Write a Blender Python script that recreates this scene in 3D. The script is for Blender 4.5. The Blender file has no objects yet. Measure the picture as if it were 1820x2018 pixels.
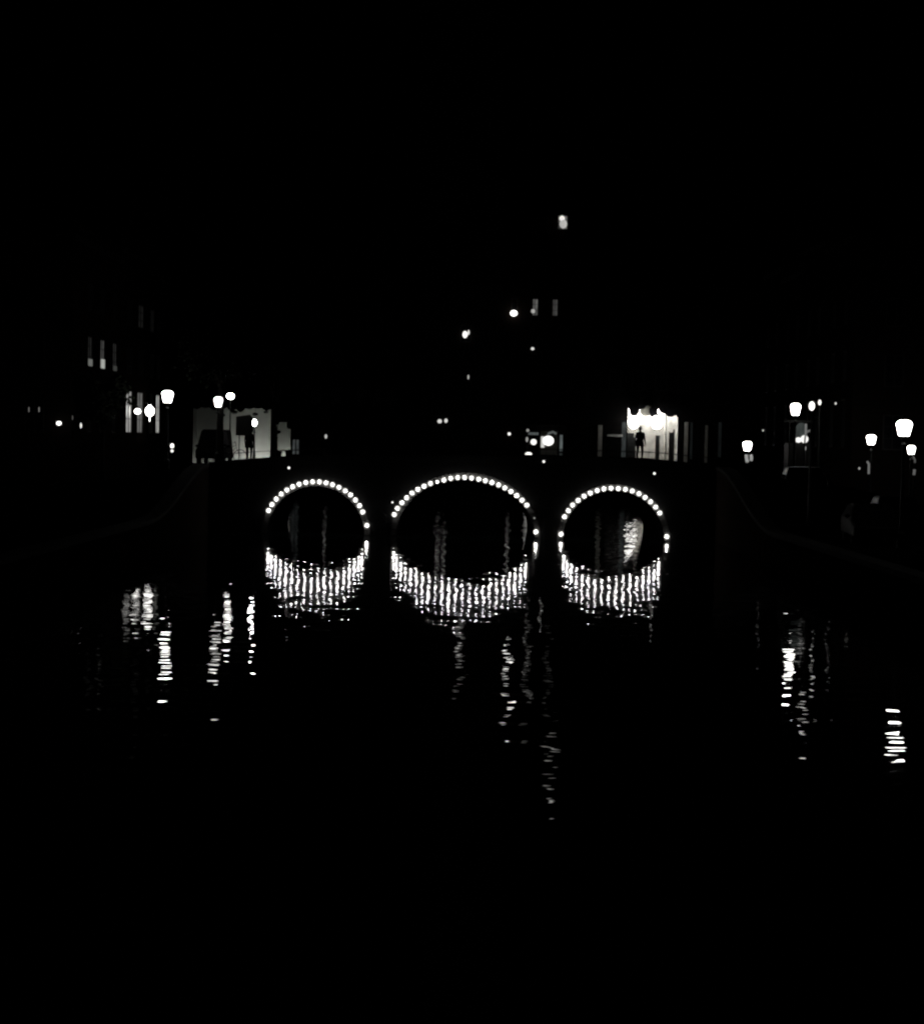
import bpy, math, random
import numpy as np
from mathutils import Vector, Matrix
random.seed(7)
SC = bpy.context.scene
COL = SC.collection
R = math.radians

# ------------------------------------------------------------ camera, sky, exposure
CAMZ = 4.85                     # eye height over the water (standing on the next bridge)
F = 3400.0                      # focal length in picture units (picture 1820 wide)
HOR = 865.0                     # horizon row at the middle column
ROLL = 0.020
PITCH = math.atan((1009 - HOR) / F)
cam = bpy.data.cameras.new('camera'); cam_o = bpy.data.objects.new('camera', cam); COL.objects.link(cam_o)
Fw = Vector((0, math.cos(PITCH), -math.sin(PITCH))); U0 = Vector((0, math.sin(PITCH), math.cos(PITCH))); R0 = Vector((1, 0, 0))
Xi = R0 * math.cos(ROLL) + U0 * math.sin(ROLL); Yi = U0 * math.cos(ROLL) - R0 * math.sin(ROLL)
cam_o.matrix_world = Matrix(((Xi.x, Yi.x, -Fw.x, 0), (Xi.y, Yi.y, -Fw.y, 0), (Xi.z, Yi.z, -Fw.z, CAMZ), (0, 0, 0, 1)))
cam.sensor_fit = 'HORIZONTAL'; cam.sensor_width = 36; cam.lens = 36 * F / 1820
cam.clip_start = 0.5; cam.clip_end = 3000
SC.camera = cam_o
SC.view_settings.view_transform = 'Standard'; SC.view_settings.look = 'None'
SC.view_settings.exposure = 0; SC.view_settings.gamma = 1
w = bpy.data.worlds.new('World'); SC.world = w; w.use_nodes = True
bg = w.node_tree.nodes['Background']; sky = w.node_tree.nodes.new('ShaderNodeTexSky'); sky.sky_type = 'NISHITA'
sky.sun_disc = False; sky.sun_elevation = R(-8); sky.sun_rotation = R(200)
w.node_tree.links.new(sky.outputs[0], bg.inputs[0]); bg.inputs[1].default_value = 0.0004
SC.cycles.max_bounces = 5; SC.cycles.diffuse_bounces = 3; SC.cycles.glossy_bounces = 3
SC.cycles.filter_width = 2.3; SC.cycles.use_denoising = True; SC.cycles.sample_clamp_indirect = 4

def at(x, y, D):
    """world point seen at picture position (x, y) (1820 wide) and standing D metres down the canal"""
    d = Fw * F + Xi * (x - 910) - Yi * (y - 1009)
    return Vector((0, 0, CAMZ)) + d * (D / d.y)
def atX(x, y, X):
    d = Fw * F + Xi * (x - 910) - Yi * (y - 1009)
    return Vector((0, 0, CAMZ)) + d * (X / d.x)

# ------------------------------------------------------------ materials
MATS = {}
def pbr(name, col, rough=.8, spec=.3, noise=0, scale=5, bump=0, metal=0, brick=False):
    if name in MATS: return MATS[name]
    m = bpy.data.materials.new(name); m.use_nodes = True; nt = m.node_tree; b = nt.nodes['Principled BSDF']
    b.inputs['Base Color'].default_value = (*col, 1); b.inputs['Roughness'].default_value = rough
    b.inputs['Specular IOR Level'].default_value = spec; b.inputs['Metallic'].default_value = metal
    tc = nt.nodes.new('ShaderNodeTexCoord')
    if brick:
        mp = nt.nodes.new('ShaderNodeMapping'); mp.inputs['Rotation'].default_value = (R(90), 0, 0)
        nt.links.new(tc.outputs['Object'], mp.inputs[0])
        t = nt.nodes.new('ShaderNodeTexBrick'); nt.links.new(mp.outputs[0], t.inputs[0]); t.inputs['Scale'].default_value = 1
        t.inputs['Brick Width'].default_value = .22; t.inputs['Row Height'].default_value = .07; t.inputs['Mortar Size'].default_value = .008
        t.inputs['Color1'].default_value = (*[c * .75 for c in col], 1); t.inputs['Color2'].default_value = (*[min(1, c * 1.3) for c in col], 1)
        t.inputs['Mortar'].default_value = (*[min(1, c * 1.6) for c in col], 1)
        nt.links.new(t.outputs[0], b.inputs['Base Color'])
        bp = nt.nodes.new('ShaderNodeBump'); bp.inputs['Strength'].default_value = .3; bp.inputs['Distance'].default_value = .01
        nt.links.new(t.outputs['Fac'], bp.inputs['Height']); bp.invert = True; nt.links.new(bp.outputs[0], b.inputs['Normal'])
    elif noise:
        t = nt.nodes.new('ShaderNodeTexNoise'); t.inputs['Scale'].default_value = scale; t.inputs['Detail'].default_value = 5
        nt.links.new(tc.outputs['Object'], t.inputs[0])
        r = nt.nodes.new('ShaderNodeValToRGB'); nt.links.new(t.outputs[0], r.inputs[0])
        r.color_ramp.elements[0].position = .3; r.color_ramp.elements[1].position = .7
        r.color_ramp.elements[0].color = (*[c * (1 - noise) for c in col], 1); r.color_ramp.elements[1].color = (*[min(1, c * (1 + noise)) for c in col], 1)
        nt.links.new(r.outputs[0], b.inputs['Base Color'])
        if bump:
            bp = nt.nodes.new('ShaderNodeBump'); bp.inputs['Strength'].default_value = bump; bp.inputs['Distance'].default_value = .02
            nt.links.new(t.outputs[0], bp.inputs['Height']); nt.links.new(bp.outputs[0], b.inputs['Normal'])
    MATS[name] = m; return m
def glow(L, tint=(1, .985, .945), curtain=False):
    key = 'glow_%g_%s_%s' % (L, tint, curtain)
    if key in MATS: return MATS[key]
    m = bpy.data.materials.new('glow_surface'); m.use_nodes = True; nt = m.node_tree; b = nt.nodes['Principled BSDF']
    b.inputs['Base Color'].default_value = (.02, .02, .02, 1); b.inputs['Roughness'].default_value = .3
    b.inputs['Specular IOR Level'].default_value = .1
    b.inputs['Emission Color'].default_value = (*tint, 1); b.inputs['Emission Strength'].default_value = L
    if curtain:                                  # folds of a curtain behind the pane
        tc = nt.nodes.new('ShaderNodeTexCoord'); mp = nt.nodes.new('ShaderNodeMapping'); mp.inputs['Scale'].default_value = (5, 5, .8)
        t = nt.nodes.new('ShaderNodeTexNoise'); t.inputs['Scale'].default_value = 1.2; t.inputs['Detail'].default_value = 4
        mr = nt.nodes.new('ShaderNodeMapRange'); mr.inputs[1].default_value = .3; mr.inputs[2].default_value = .7
        mr.inputs[3].default_value = L * .45; mr.inputs[4].default_value = L * 1.35
        nt.links.new(tc.outputs['Object'], mp.inputs[0]); nt.links.new(mp.outputs[0], t.inputs[0]); nt.links.new(t.outputs[0], mr.inputs[0])
        nt.links.new(mr.outputs[0], b.inputs['Emission Strength'])
    MATS[key] = m; return m
BRICK = pbr('dark_brick', (.009, .007, .006), .95, .0, brick=True)
BRICK2 = pbr('brown_brick', (.010, .008, .007), .95, .0, brick=True)
BRICK3 = pbr('black_brick', (.007, .0065, .0065), .95, .0, brick=True)
ARCHBRICK = pbr('bridge_brick', (.003, .003, .003), .95, .0, brick=True)
STONE = pbr('grey_stone', (.016, .016, .0155), .9, .04, .3, 4, .3)
IRON = pbr('black_iron', (.012, .013, .012), .5, .25, .2, 8)
PAVE = pbr('wet_paving', (.005, .005, .0048), .95, .0, .35, 3, .4)
ROOF = pbr('roof_tiles', (.01, .009, .009), .8, .1, .3, 6, .3)
FRAME = pbr('painted_frame', (.02, .02, .019), .6, .2, .1, 5)
GLASS = pbr('dark_glass', (.003, .003, .004), .3, .08, .2, 2)
BARK = pbr('bark', (.008, .007, .006), .95, .1, .4, 6, .6)
LEAF = pbr('leaves', (.008, .011, .006), .8, .1, .4, 2)
CLOTH = pbr('dark_cloth', (.01, .01, .012), .95, .1, .3, 9)
SKIN = pbr('skin', (.04, .03, .024), .7, .2, .1, 8)
PALE = pbr('pale_plaster', (.72, .71, .65), .9, .1, .08, .7)
PALE2 = pbr('pale_stone', (.5, .49, .45), .9, .1, .15, 2)
RUBBER = pbr('rubber', (.01, .01, .01), .9, .1, .2, 9)
CARBODY = pbr('car_paint', (.002, .002, .002), .5, .03, .05, 2)
CARBODY2 = pbr('grey_car_paint', (.003, .003, .0032), .55, .03, .05, 2)

# ------------------------------------------------------------ mesh builder
class MB:
    def __init__(s): s.v = []; s.f = []
    def quad(s, a, b, c, d): n = len(s.v); s.v += [tuple(a), tuple(b), tuple(c), tuple(d)]; s.f.append((n, n+1, n+2, n+3)); return s
    def box(s, x0, x1, y0, y1, z0, z1):
        n = len(s.v); s.v += [(x, y, z) for z in (z0, z1) for y in (y0, y1) for x in (x0, x1)]
        s.f += [tuple(n+i for i in f) for f in ((0,2,3,1), (4,5,7,6), (0,1,5,4), (2,6,7,3), (0,4,6,2), (1,3,7,5))]; return s
    def prism(s, poly, y0, y1):                  # polygon in x,z pushed along y
        n = len(s.v); k = len(poly)
        s.v += [(x, y0, z) for x, z in poly] + [(x, y1, z) for x, z in poly]
        s.f.append(tuple(range(n, n+k))); s.f.append(tuple(range(n+2*k-1, n+k-1, -1)))
        for i in range(k): j = (i+1) % k; s.f.append((n+i, n+k+i, n+k+j, n+j))
        return s
    def tube(s, pts, r, n=8, cap=True):
        pts = [Vector(p) for p in pts]; rs = r if isinstance(r, (list, tuple)) else [r]*len(pts)
        base = len(s.v); up0 = None
        for i, p in enumerate(pts):
            d = (pts[min(i+1, len(pts)-1)] - pts[max(i-1, 0)]).normalized()
            if up0 is None: up0 = Vector((0, 0, 1)) if abs(d.z) < .9 else Vector((1, 0, 0))
            a = d.cross(up0).normalized(); b = a.cross(d).normalized(); up0 = b
            for k in range(n):
                t = 2*math.pi*k/n; s.v.append(tuple(p + (a*math.cos(t) + b*math.sin(t))*rs[i]))
        for i in range(len(pts)-1):
            for k in range(n):
                q = (k+1) % n; s.f.append((base+i*n+k, base+i*n+q, base+(i+1)*n+q, base+(i+1)*n+k))
        if cap:
            s.f.append(tuple(base+k for k in range(n-1, -1, -1))); e = base+(len(pts)-1)*n; s.f.append(tuple(e+k for k in range(n)))
        return s
    def lathe(s, prof, c=(0, 0, 0), n=16, sx=1, sy=1, rot=0):      # (radius, z) pairs
        base = len(s.v)
        for r, z in prof:
            for k in range(n):
                t = 2*math.pi*k/n + rot; s.v.append((c[0]+r*math.cos(t)*sx, c[1]+r*math.sin(t)*sy, c[2]+z))
        for i in range(len(prof)-1):
            for k in range(n):
                q = (k+1) % n; s.f.append((base+i*n+k, base+i*n+q, base+(i+1)*n+q, base+(i+1)*n+k))
        s.f.append(tuple(base+k for k in range(n-1, -1, -1))); e = base+(len(prof)-1)*n; s.f.append(tuple(e+k for k in range(n)))
        return s
    def ball(s, c, r, n=16, m=9, sx=1, sy=1, sz=1):
        return s.lathe([(max(1e-3, r*math.sin(math.pi*i/m)), -r*sz*math.cos(math.pi*i/m)) for i in range(m+1)], c, n, sx, sy)
    def torus(s, c, Rr, r, axis='y', n=28, m=6):
        base = len(s.v)
        for i in range(n):
            t = 2*math.pi*i/n
            for k in range(m):
                u = 2*math.pi*k/m; rr = Rr + r*math.cos(u); h = r*math.sin(u)
                p = (rr*math.cos(t), h, rr*math.sin(t)) if axis == 'y' else (h, rr*math.cos(t), rr*math.sin(t))
                s.v.append((c[0]+p[0], c[1]+p[1], c[2]+p[2]))
        for i in range(n):
            for k in range(m):
                i2 = (i+1) % n; k2 = (k+1) % m; s.f.append((base+i*m+k, base+i*m+k2, base+i2*m+k2, base+i2*m+k))
        return s
    def build(s, name, mat, parent=None, smooth=False, loc=None, label=None, **tags):
        me = bpy.data.meshes.new(name); me.from_pydata(s.v, [], s.f); me.materials.append(mat)
        if smooth: me.polygons.foreach_set('use_smooth', [True]*len(me.polygons))
        o = bpy.data.objects.new(name, me); COL.objects.link(o)
        if parent: o.parent = parent
        if loc is not None: o.location = loc
        if label: o['label'] = label
        for k, v in tags.items(): o[k] = v
        return o
def thing(name, label, cat, loc=(0, 0, 0), rotz=0, group=None):
    o = bpy.data.objects.new(name, None); COL.objects.link(o); o.location = loc; o.rotation_euler = (0, 0, rotz)
    o['label'] = label; o['category'] = cat; o.empty_display_size = .3
    if group: o['group'] = group
    return o
def copy_tree(o, loc=None, label=None, rotz=None):
    c = o.copy(); COL.objects.link(c)
    if loc is not None: c.location = loc
    if rotz is not None: c.rotation_euler = (0, 0, rotz)
    if label: c['label'] = label
    for ch in list(o.children):
        d = ch.copy(); COL.objects.link(d); d.parent = c
        for g in list(ch.children):
            e = g.copy(); COL.objects.link(e); e.parent = d
    return c

# ------------------------------------------------------------ terrain
BX = [-60, -34, -24, -20, -15, -12.5, -10, -5, 0, 5, 10, 12.5, 15, 20, 24, 34, 60]
BZ = [1.3, 1.3, 1.5, 2.05, 2.95, 3.35, 3.58, 3.83, 3.93, 3.94, 3.9, 3.68, 3.1, 2.1, 1.5, 1.3, 1.3]
def deck(x): return float(np.interp(x, BX, BZ))
BY0, BY1 = 85.0, 95.0
def ground_z(x, y):
    t = 0 if BY0 <= y <= BY1 else min(1, (BY0-y if y < BY0 else y-BY1)/16)
    wv = .5 + .5*math.cos(math.pi*t)
    return 1.3 + (deck(x)-1.3)*wv
def ground_sheet(name, xs, ys, f):
    b = MB(); n = len(xs); b.v = [(x, y, f(x, y)) for y in ys for x in xs]
    b.f = [(j*n+i, j*n+i+1, (j+1)*n+i+1, (j+1)*n+i) for j in range(len(ys)-1) for i in range(n-1)]
    return b.build(name, PAVE, smooth=True, kind='structure')
ysL = [0, 30, 60] + [66+i*1.5 for i in range(32)] + [116, 120, 128]
ground_sheet('street_left', [-70, -45, -34, -28, -24, -22, -20, -18, -16, -15, -14, -13.1], ysL, ground_z)
ground_sheet('street_right', [13.1, 14, 15, 16, 18, 20, 22, 24, 28, 34, 45, 70], ysL, ground_z)
ground_sheet('street_far', [-600, -60, -20, 20, 60, 600], [148.6, 160, 400, 1500], lambda x, y: 1.3)

def waves(X, Y):
    rng = np.random.RandomState(11); Z = np.zeros_like(X)
    specs = []
    for k in range(70):                          # small ripples, strongest far from the viewer
        specs.append((.2 * (.6/.2) ** rng.rand(), rng.normal(0, .6), rng.rand()*6.283, .00255, 'far'))
    for k in range(26):                          # rounder waves near the viewer
        specs.append((.55 * (1.5/.55) ** rng.rand(), rng.normal(0, .4), rng.rand()*6.283, .0029, 'near'))
    for k in range(6):                           # longer swell
        specs.append((1.4 * (3/1.4) ** rng.rand(), rng.normal(0, .3), rng.rand()*6.283, .001, 'all'))
    for k in range(12):                          # slanting waves that make the reflections wriggle
        specs.append((.9 * (2.0/.9) ** rng.rand(), rng.choice([-1, 1])*rng.uniform(1.15, 1.42), rng.rand()*6.283, .0022, 'all'))
    u = np.clip((Y-33)/13, 0, 1); far = .3 + .7*u; near = 1 - .8*u; shelter = 1 + .9*np.clip((Y-84)/3, 0, 1)
    for lam, ang, ph, slope, kind in specs:
        k = 2*math.pi/lam
        Z += {'far': far, 'near': near, 'all': 1}[kind]*slope/k*np.sin(k*(X*math.sin(ang) + Y*math.cos(ang)) + ph)
    calm = .55 + .45*np.sin(X*.13+Y*.21+1.3)*np.sin(Y*.075-X*.31)    # patches where a breeze ruffles the canal
    return Z*(.8+.3*calm)*shelter
def make_water():
    xs = np.arange(-13.1, 13.11, .131); ys = np.arange(10, 128, .045)
    X, Y = np.meshgrid(xs, ys); Z = waves(X, Y); nx, ny = len(xs), len(ys)
    v = np.stack([X, Y, Z], -1).reshape(-1, 3)
    i, j = np.meshgrid(np.arange(nx-1), np.arange(ny-1)); a = (j*nx+i).ravel()
    q = np.stack([a, a+1, a+1+nx, a+nx], -1)
    off = len(v)
    xs2 = np.arange(-60, 60.1, .5); ys2 = np.arange(ys[-1], 149.2, .4)
    X2, Y2 = np.meshgrid(xs2, ys2); Z2 = waves(X2, Y2)*.6; n2 = len(xs2)
    v2 = np.stack([X2, Y2, Z2], -1).reshape(-1, 3)
    i, j = np.meshgrid(np.arange(n2-1), np.arange(len(ys2)-1)); a = (j*n2+i).ravel()+off
    q2 = np.stack([a, a+1, a+1+n2, a+n2], -1)
    V = np.concatenate([v, v2]); Q = np.concatenate([q, q2])
    me = bpy.data.meshes.new('water'); me.vertices.add(len(V)); me.vertices.foreach_set('co', V.ravel())
    me.loops.add(Q.size); me.loops.foreach_set('vertex_index', Q.ravel())
    me.polygons.add(len(Q)); me.polygons.foreach_set('loop_start', np.arange(0, Q.size, 4)); me.polygons.foreach_set('loop_total', np.full(len(Q), 4))
    me.polygons.foreach_set('use_smooth', np.ones(len(Q), bool)); me.update(calc_edges=True)
    m = bpy.data.materials.new('canal_water'); m.use_nodes = True; b = m.node_tree.nodes['Principled BSDF']
    b.inputs['Base Color'].default_value = (.002, .003, .003, 1); b.inputs['Roughness'].default_value = .015; b.inputs['IOR'].default_value = 1.333
    me.materials.append(m); o = bpy.data.objects.new('water', me); COL.objects.link(o); o['kind'] = 'structure'
make_water()

def quay(name, label, X0, X1, ys):
    t = thing(name, label, 'quay wall', (0, 0, 0), 0, 'quay walls along the canal')
    b = MB(); c = MB(); s = 1 if X0 > 0 else -1
    for a, d in zip(ys[:-1], ys[1:]):
        za, zd = ground_z(X0, a)-.12, ground_z(X0, d)-.12
        for bb, xa, xb, lo, hi in ((b, X0, X1, None, 0), (c, X0-.06*s, X1, 0, .17)):
            n = len(bb.v); l0 = -1.5 if lo is None else za+lo; l1 = -1.5 if lo is None else zd+lo
            bb.v += [(xa, a, l0), (xb, a, l0), (xa, a, za+hi), (xb, a, za+hi), (xa, d, l1), (xb, d, l1), (xa, d, zd+hi), (xb, d, zd+hi)]
            bb.f += [tuple(n+i for i in f) for f in ((0,1,3,2), (4,6,7,5), (0,2,6,4), (1,5,7,3), (2,3,7,6), (0,4,5,1))]
    b.build('wall', BRICK, t); c.build('coping', STONE, t)
qy = [0, 40] + [66+1.5*i for i in range(13)] + [85]
quay('quay_wall', 'dark brick quay wall left of the canal, before the bridge', -12.5, -13.1, qy)
quay('quay_wall', 'dark brick quay wall right of the canal, before the bridge', 12.5, 13.1, qy)
qy2 = [95] + [96+1.5*i for i in range(12)] + [128]
quay('quay_wall', 'dark brick quay wall left of the canal, beyond the bridge', -12.5, -13.1, qy2)
quay('quay_wall', 'dark brick quay wall right of the canal, beyond the bridge', 12.5, 13.1, qy2)
t = thing('quay_wall', 'long dark quay wall in front of the shops at the end of the canal', 'quay wall', (0, 148, 0), 0, 'quay walls along the canal')
MB().box(-60, 60, 0, .6, -1.5, 1.15).build('wall', BRICK, t); MB().box(-60, 60, -.06, .6, 1.15, 1.32).build('coping', STONE, t)

# ------------------------------------------------------------ the bridge
PX = 85/F                                        # metres per picture unit at the bridge
# openings: centre x, half width, crown height over the water
def opening(cx, wy, a, b):
    p = at(cx, wy, BY0); return (p.x, a*PX, b*PX)
OPEN = [opening(622, 1050, 95, 95), opening(916.5, 1062, 136, 116), opening(1208.5, 1066, 99.5, 99)]
def arch_z(x):
    for c, a, b in OPEN:
        if abs(x-c) < a-1e-6: return b*math.sqrt(max(0, 1-((x-c)/a)**2))
    return None
def build_bridge():
    t = thing('stone_bridge', 'dark humped brick bridge with three round arches outlined in light bulbs', 'bridge', (0, BY0, 0))
    xs = set(np.linspace(-12.5, 12.5, 51).tolist())
    for c, a, b in OPEN:
        xs = {x for x in xs if abs(x-c) > a+.02}
        xs |= {c + a*math.cos(math.pi*i/40) for i in range(41)}
    xs = sorted(xs); w_, br = MB(), MB(); Dp = BY1-BY0
    for x0, x1 in zip(xs[:-1], xs[1:]):
        if x1-x0 < 1e-5: continue
        mid = (x0+x1)/2; h0, h1 = deck(x0)-.1, deck(x1)-.1
        if arch_z(mid) is None: l0 = l1 = -1.5
        else: l0 = arch_z(x0) or 0; l1 = arch_z(x1) or 0
        w_.quad((x0, 0, l0), (x1, 0, l1), (x1, 0, h1), (x0, 0, h0)); w_.quad((x1, Dp, l1), (x0, Dp, l0), (x0, Dp, h0), (x1, Dp, h1))
        if arch_z(mid) is not None: br.quad((x1, 0, l1), (x0, 0, l0), (x0, Dp, l0), (x1, Dp, l1))
    for c, a, b in OPEN:
        for s in (-1, 1): br.quad((c+s*a, 0, -1.5), (c+s*a, Dp, -1.5), (c+s*a, Dp, 0), (c+s*a, 0, 0))
    for k in (0, 1):
        one = MB(); one.v = w_.v; one.f = w_.f[k::2]
        used = sorted({i for f in one.f for i in f}); mp = {u: i for i, u in enumerate(used)}
        one.v = [w_.v[u] for u in used]; one.f = [tuple(mp[i] for i in f) for f in one.f]; one.build('brick_face', ARCHBRICK, t)
    br.build('vault', ARCHBRICK, t)
    d = MB(); X = np.linspace(-12.5, 12.5, 51)
    for x0, x1 in zip(X[:-1], X[1:]):
        n = len(d.v); z0, z1 = deck(x0), deck(x1)
        d.v += [(x0, -.0, z0-.1), (x0, Dp, z0-.1), (x0, -.0, z0), (x0, Dp, z0), (x1, 0, z1-.1), (x1, Dp, z1-.1), (x1, 0, z1), (x1, Dp, z1)]
        d.f += [tuple(n+i for i in f) for f in ((0,2,6,4), (1,5,7,3), (2,3,7,6))]
    d.build('roadway', PAVE, t)
    for y0, y1 in ((-.14, .3), (Dp-.3, Dp+.14)):                # projecting stone kerb on each side
        k = MB()
        for x0, x1 in zip(X[:-1], X[1:]):
            n = len(k.v); z0, z1 = deck(x0), deck(x1)
            k.v += [(x0, y0, z0-.22), (x0, y1, z0-.22), (x0, y0, z0+.12), (x0, y1, z0+.12), (x1, y0, z1-.22), (x1, y1, z1-.22), (x1, y0, z1+.12), (x1, y1, z1+.12)]
            k.f += [tuple(n+i for i in f) for f in ((0,1,3,2), (4,6,7,5), (0,2,6,4), (1,5,7,3), (2,3,7,6), (0,4,5,1))]
        k.build('stone_kerb', STONE, t)
        r = MB(); yc = (y0+y1)/2
        r.tube([(x, yc, deck(x)+.46) for x in X], .016, 6)
        pass
        for x in np.arange(-12.2, 12.3, 1.6): r.tube([(x, yc, deck(x)+.1), (x, yc, deck(x)+.5)], .012, 6)
        r.build('railing', IRON, t)
    for c, a, b in OPEN:                                         # ring of cut stones round each opening
        ring = MB(); N = 31
        for i in range(N):
            t0, t1 = math.pi*(i+.06)/N, math.pi*(i+.94)/N
            p = [(c+(a+.02)*math.cos(t0), (b+.02)*math.sin(t0)), (c+(a+.3)*math.cos(t0), (b+.3)*math.sin(t0)),
                 (c+(a+.3)*math.cos(t1), (b+.3)*math.sin(t1)), (c+(a+.02)*math.cos(t1), (b+.02)*math.sin(t1))]
            ring.prism(p, -.04, .05)
        ring.build('arch_ring', pbr('arch_stone', (.026, .0255, .025), .9, .0, .35, 5, .4), t)
    for x in (-6.2+.1, 3.95+.35, -3.9, 4.4): pass
    mids = [((OPEN[0][0]+OPEN[0][1])+(OPEN[1][0]-OPEN[1][1]))/2, ((OPEN[1][0]+OPEN[1][1])+(OPEN[2][0]-OPEN[2][1]))/2]
    for x in mids: MB().prism([(x-.3, -1.4), (x+.3, -1.4), (x+.3, 1.0), (x, 1.25), (x-.3, 1.0)], -.16, 0).build('pier_buttress', STONE, t)
build_bridge()

# strings of bulbs: positions read off the photograph, set on the bridge's face
L_BULB = 170.0
def src(pts, ox, oy, s): return [((ox+p[0]/s)/1.3736, (oy+p[1]/s)/1.3736) + tuple(p[2:]) for p in pts]
S1 = src([(146,383),(176,331),(212,285),(255,243),(302,208),(352,180),(406,159),(463,145),(521,139),(579,139),(634,148),(689,163),(744,186),(797,215),(842,250),(884,293),(918,342),(946,395),(981,509)], 680, 1260, 3.138)
S2 = src([(243,484),(274,422),(318,368),(365,319),(418,272),(475,236),(536,204),(599,178),(667,161,.09),(732,143),(800,127),(867,119),(936,118),(1004,123),(1074,134),(1140,150),(1205,168),(1270,192),(1332,221),(1392,256),(1449,296),(1501,342),(1548,391),(1638,654)], 1000, 1260, 3.64)
S3 = src([(194,626),(227,467),(261,412),(300,360),(350,318),(404,279),(461,251),(523,228),(585,213),(650,207),(716,210),(780,217),(843,232),(903,257),(959,291),(1009,331),(1055,379),(1093,433),(1157,648)], 1460, 1260, 3.3625)
def bloom_shell():
    m = bpy.data.materials.new('bulb_bloom'); m.use_nodes = True; nt = m.node_tree; nt.nodes.clear()
    out = nt.nodes.new('ShaderNodeOutputMaterial'); ad = nt.nodes.new('ShaderNodeAddShader')
    tr = nt.nodes.new('ShaderNodeBsdfTransparent'); tr.inputs[0].default_value = (.45, .45, .45, 1)
    em = nt.nodes.new('ShaderNodeEmission'); em.inputs[0].default_value = (1, .98, .91, 1); em.inputs[1].default_value = .62
    nt.links.new(tr.outputs[0], ad.inputs[0]); nt.links.new(em.outputs[0], ad.inputs[1]); nt.links.new(ad.outputs[0], out.inputs[0])
    return m
SHELL = MB().ball((0, 0, 0), 1, 18, 11); CORE = MB().ball((0, 0, 0), 1, 12, 7)
shell_me = core_me = None
GLOBE = bloom_shell()  # shell glow widens each bulb to the size of its bloom
def bulb(parent, p, r, L=L_BULB):
    """small hot lamp in a glowing shell that stands in for its bloom"""
    global shell_me, core_me
    if shell_me is None:
        o = SHELL.build('bulb', GLOBE, parent, True); c = CORE.build('glowing_core', glow(L), o, True); shell_me, core_me = o.data, c.data
    else:
        o = bpy.data.objects.new('bulb', shell_me); COL.objects.link(o); o.parent = parent
        c = bpy.data.objects.new('glowing_core', core_me); COL.objects.link(c); c.parent = o
    o.location = p; o.scale = (r, r, r); c.scale = (.33, .33, .36); return o
for pts, lab in ((S1, 'string of white bulbs round the left arch of the bridge'), (S2, 'string of white bulbs round the wide middle arch of the bridge'), (S3, 'string of white bulbs round the right arch of the bridge')):
    base = at(pts[0][0], pts[0][1], BY0-.18)
    t = thing('light_string', lab, 'string lights', base, 0, 'strings of bulbs round the bridge arches')
    ps = [at(q[0], q[1], BY0-.18)-base for q in pts]
    MB().tube([p+Vector((0, .12, 0)) for p in ps], .018, 5).build('cable', RUBBER, t)
    for q, p in zip(pts, ps):
        bulb(t, p, q[2] if len(q) > 2 else .128)
        MB().tube([p+Vector((0, .15, 0)), p+Vector((0, .1, 0))], .05, 8).build('socket', IRON, t)
# two small separate lights fixed to the bridge
def spot_light(x, y, D, r, L, label, name='small_light', cat='small light', sx=1, sz=1, group=None, back=.25):
    p = at(x, y, D); t = thing(name, label, cat, p, 0, group)
    MB().ball((0, 0, 0), r, 14, 8, sx, min(sx, sz), sz).build('lamp_glass', glow(L), t, True)
    MB().tube([(0, r*.6, 0), (0, back+r, 0)], r*.35, 6).build('bracket', IRON, t)
    return t
spot_light(773, 990, 84.8, .045, 1.5, 'tiny faint bulb just outside the lower left end of the middle arch', back=.2)
spot_light(1052.5, 1021, 84.8, .04, .35, 'very faint bulb above the lone bulb right of the middle arch', back=.2)
spot_light(569, 922, 84.7, .058, 1.5, 'small round light on the bridge kerb above the left arch', back=.3)
spot_light(1289, 933, 84.7, .058, 1.5, 'small round light on the bridge kerb above the right arch', back=.3)
spot_light(1071, 909.5, 84.7, .058, 1.5, 'small round light on the bridge kerb under the corner shop lamp', back=.3)

# ------------------------------------------------------------ houses
def wall_mesh(b, W, z0, z1, holes, depth=.04, y=0):
    xs = sorted({0, W} | {h[0] for h in holes} | {h[1] for h in holes}); zs = sorted({z0, z1} | {h[2] for h in holes} | {h[3] for h in holes})
    for i in range(len(xs)-1):
        for j in range(len(zs)-1):
            cx, cz = (xs[i]+xs[i+1])/2, (zs[j]+zs[j+1])/2
            if any(h[0] < cx < h[1] and h[2] < cz < h[3] for h in holes): continue
            b.quad((xs[i], y, zs[j]), (xs[i+1], y, zs[j]), (xs[i+1], y, zs[j+1]), (xs[i], y, zs[j+1]))
    for x0, x1, a, c in [h[:4] for h in holes]:
        for p, q in (((x0, a), (x1, a)), ((x1, a), (x1, c)), ((x1, c), (x0, c)), ((x0, c), (x0, a))):
            b.quad((p[0], y, p[1]), (q[0], y, q[1]), (q[0], y+depth, q[1]), (p[0], y+depth, p[1]))
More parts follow.
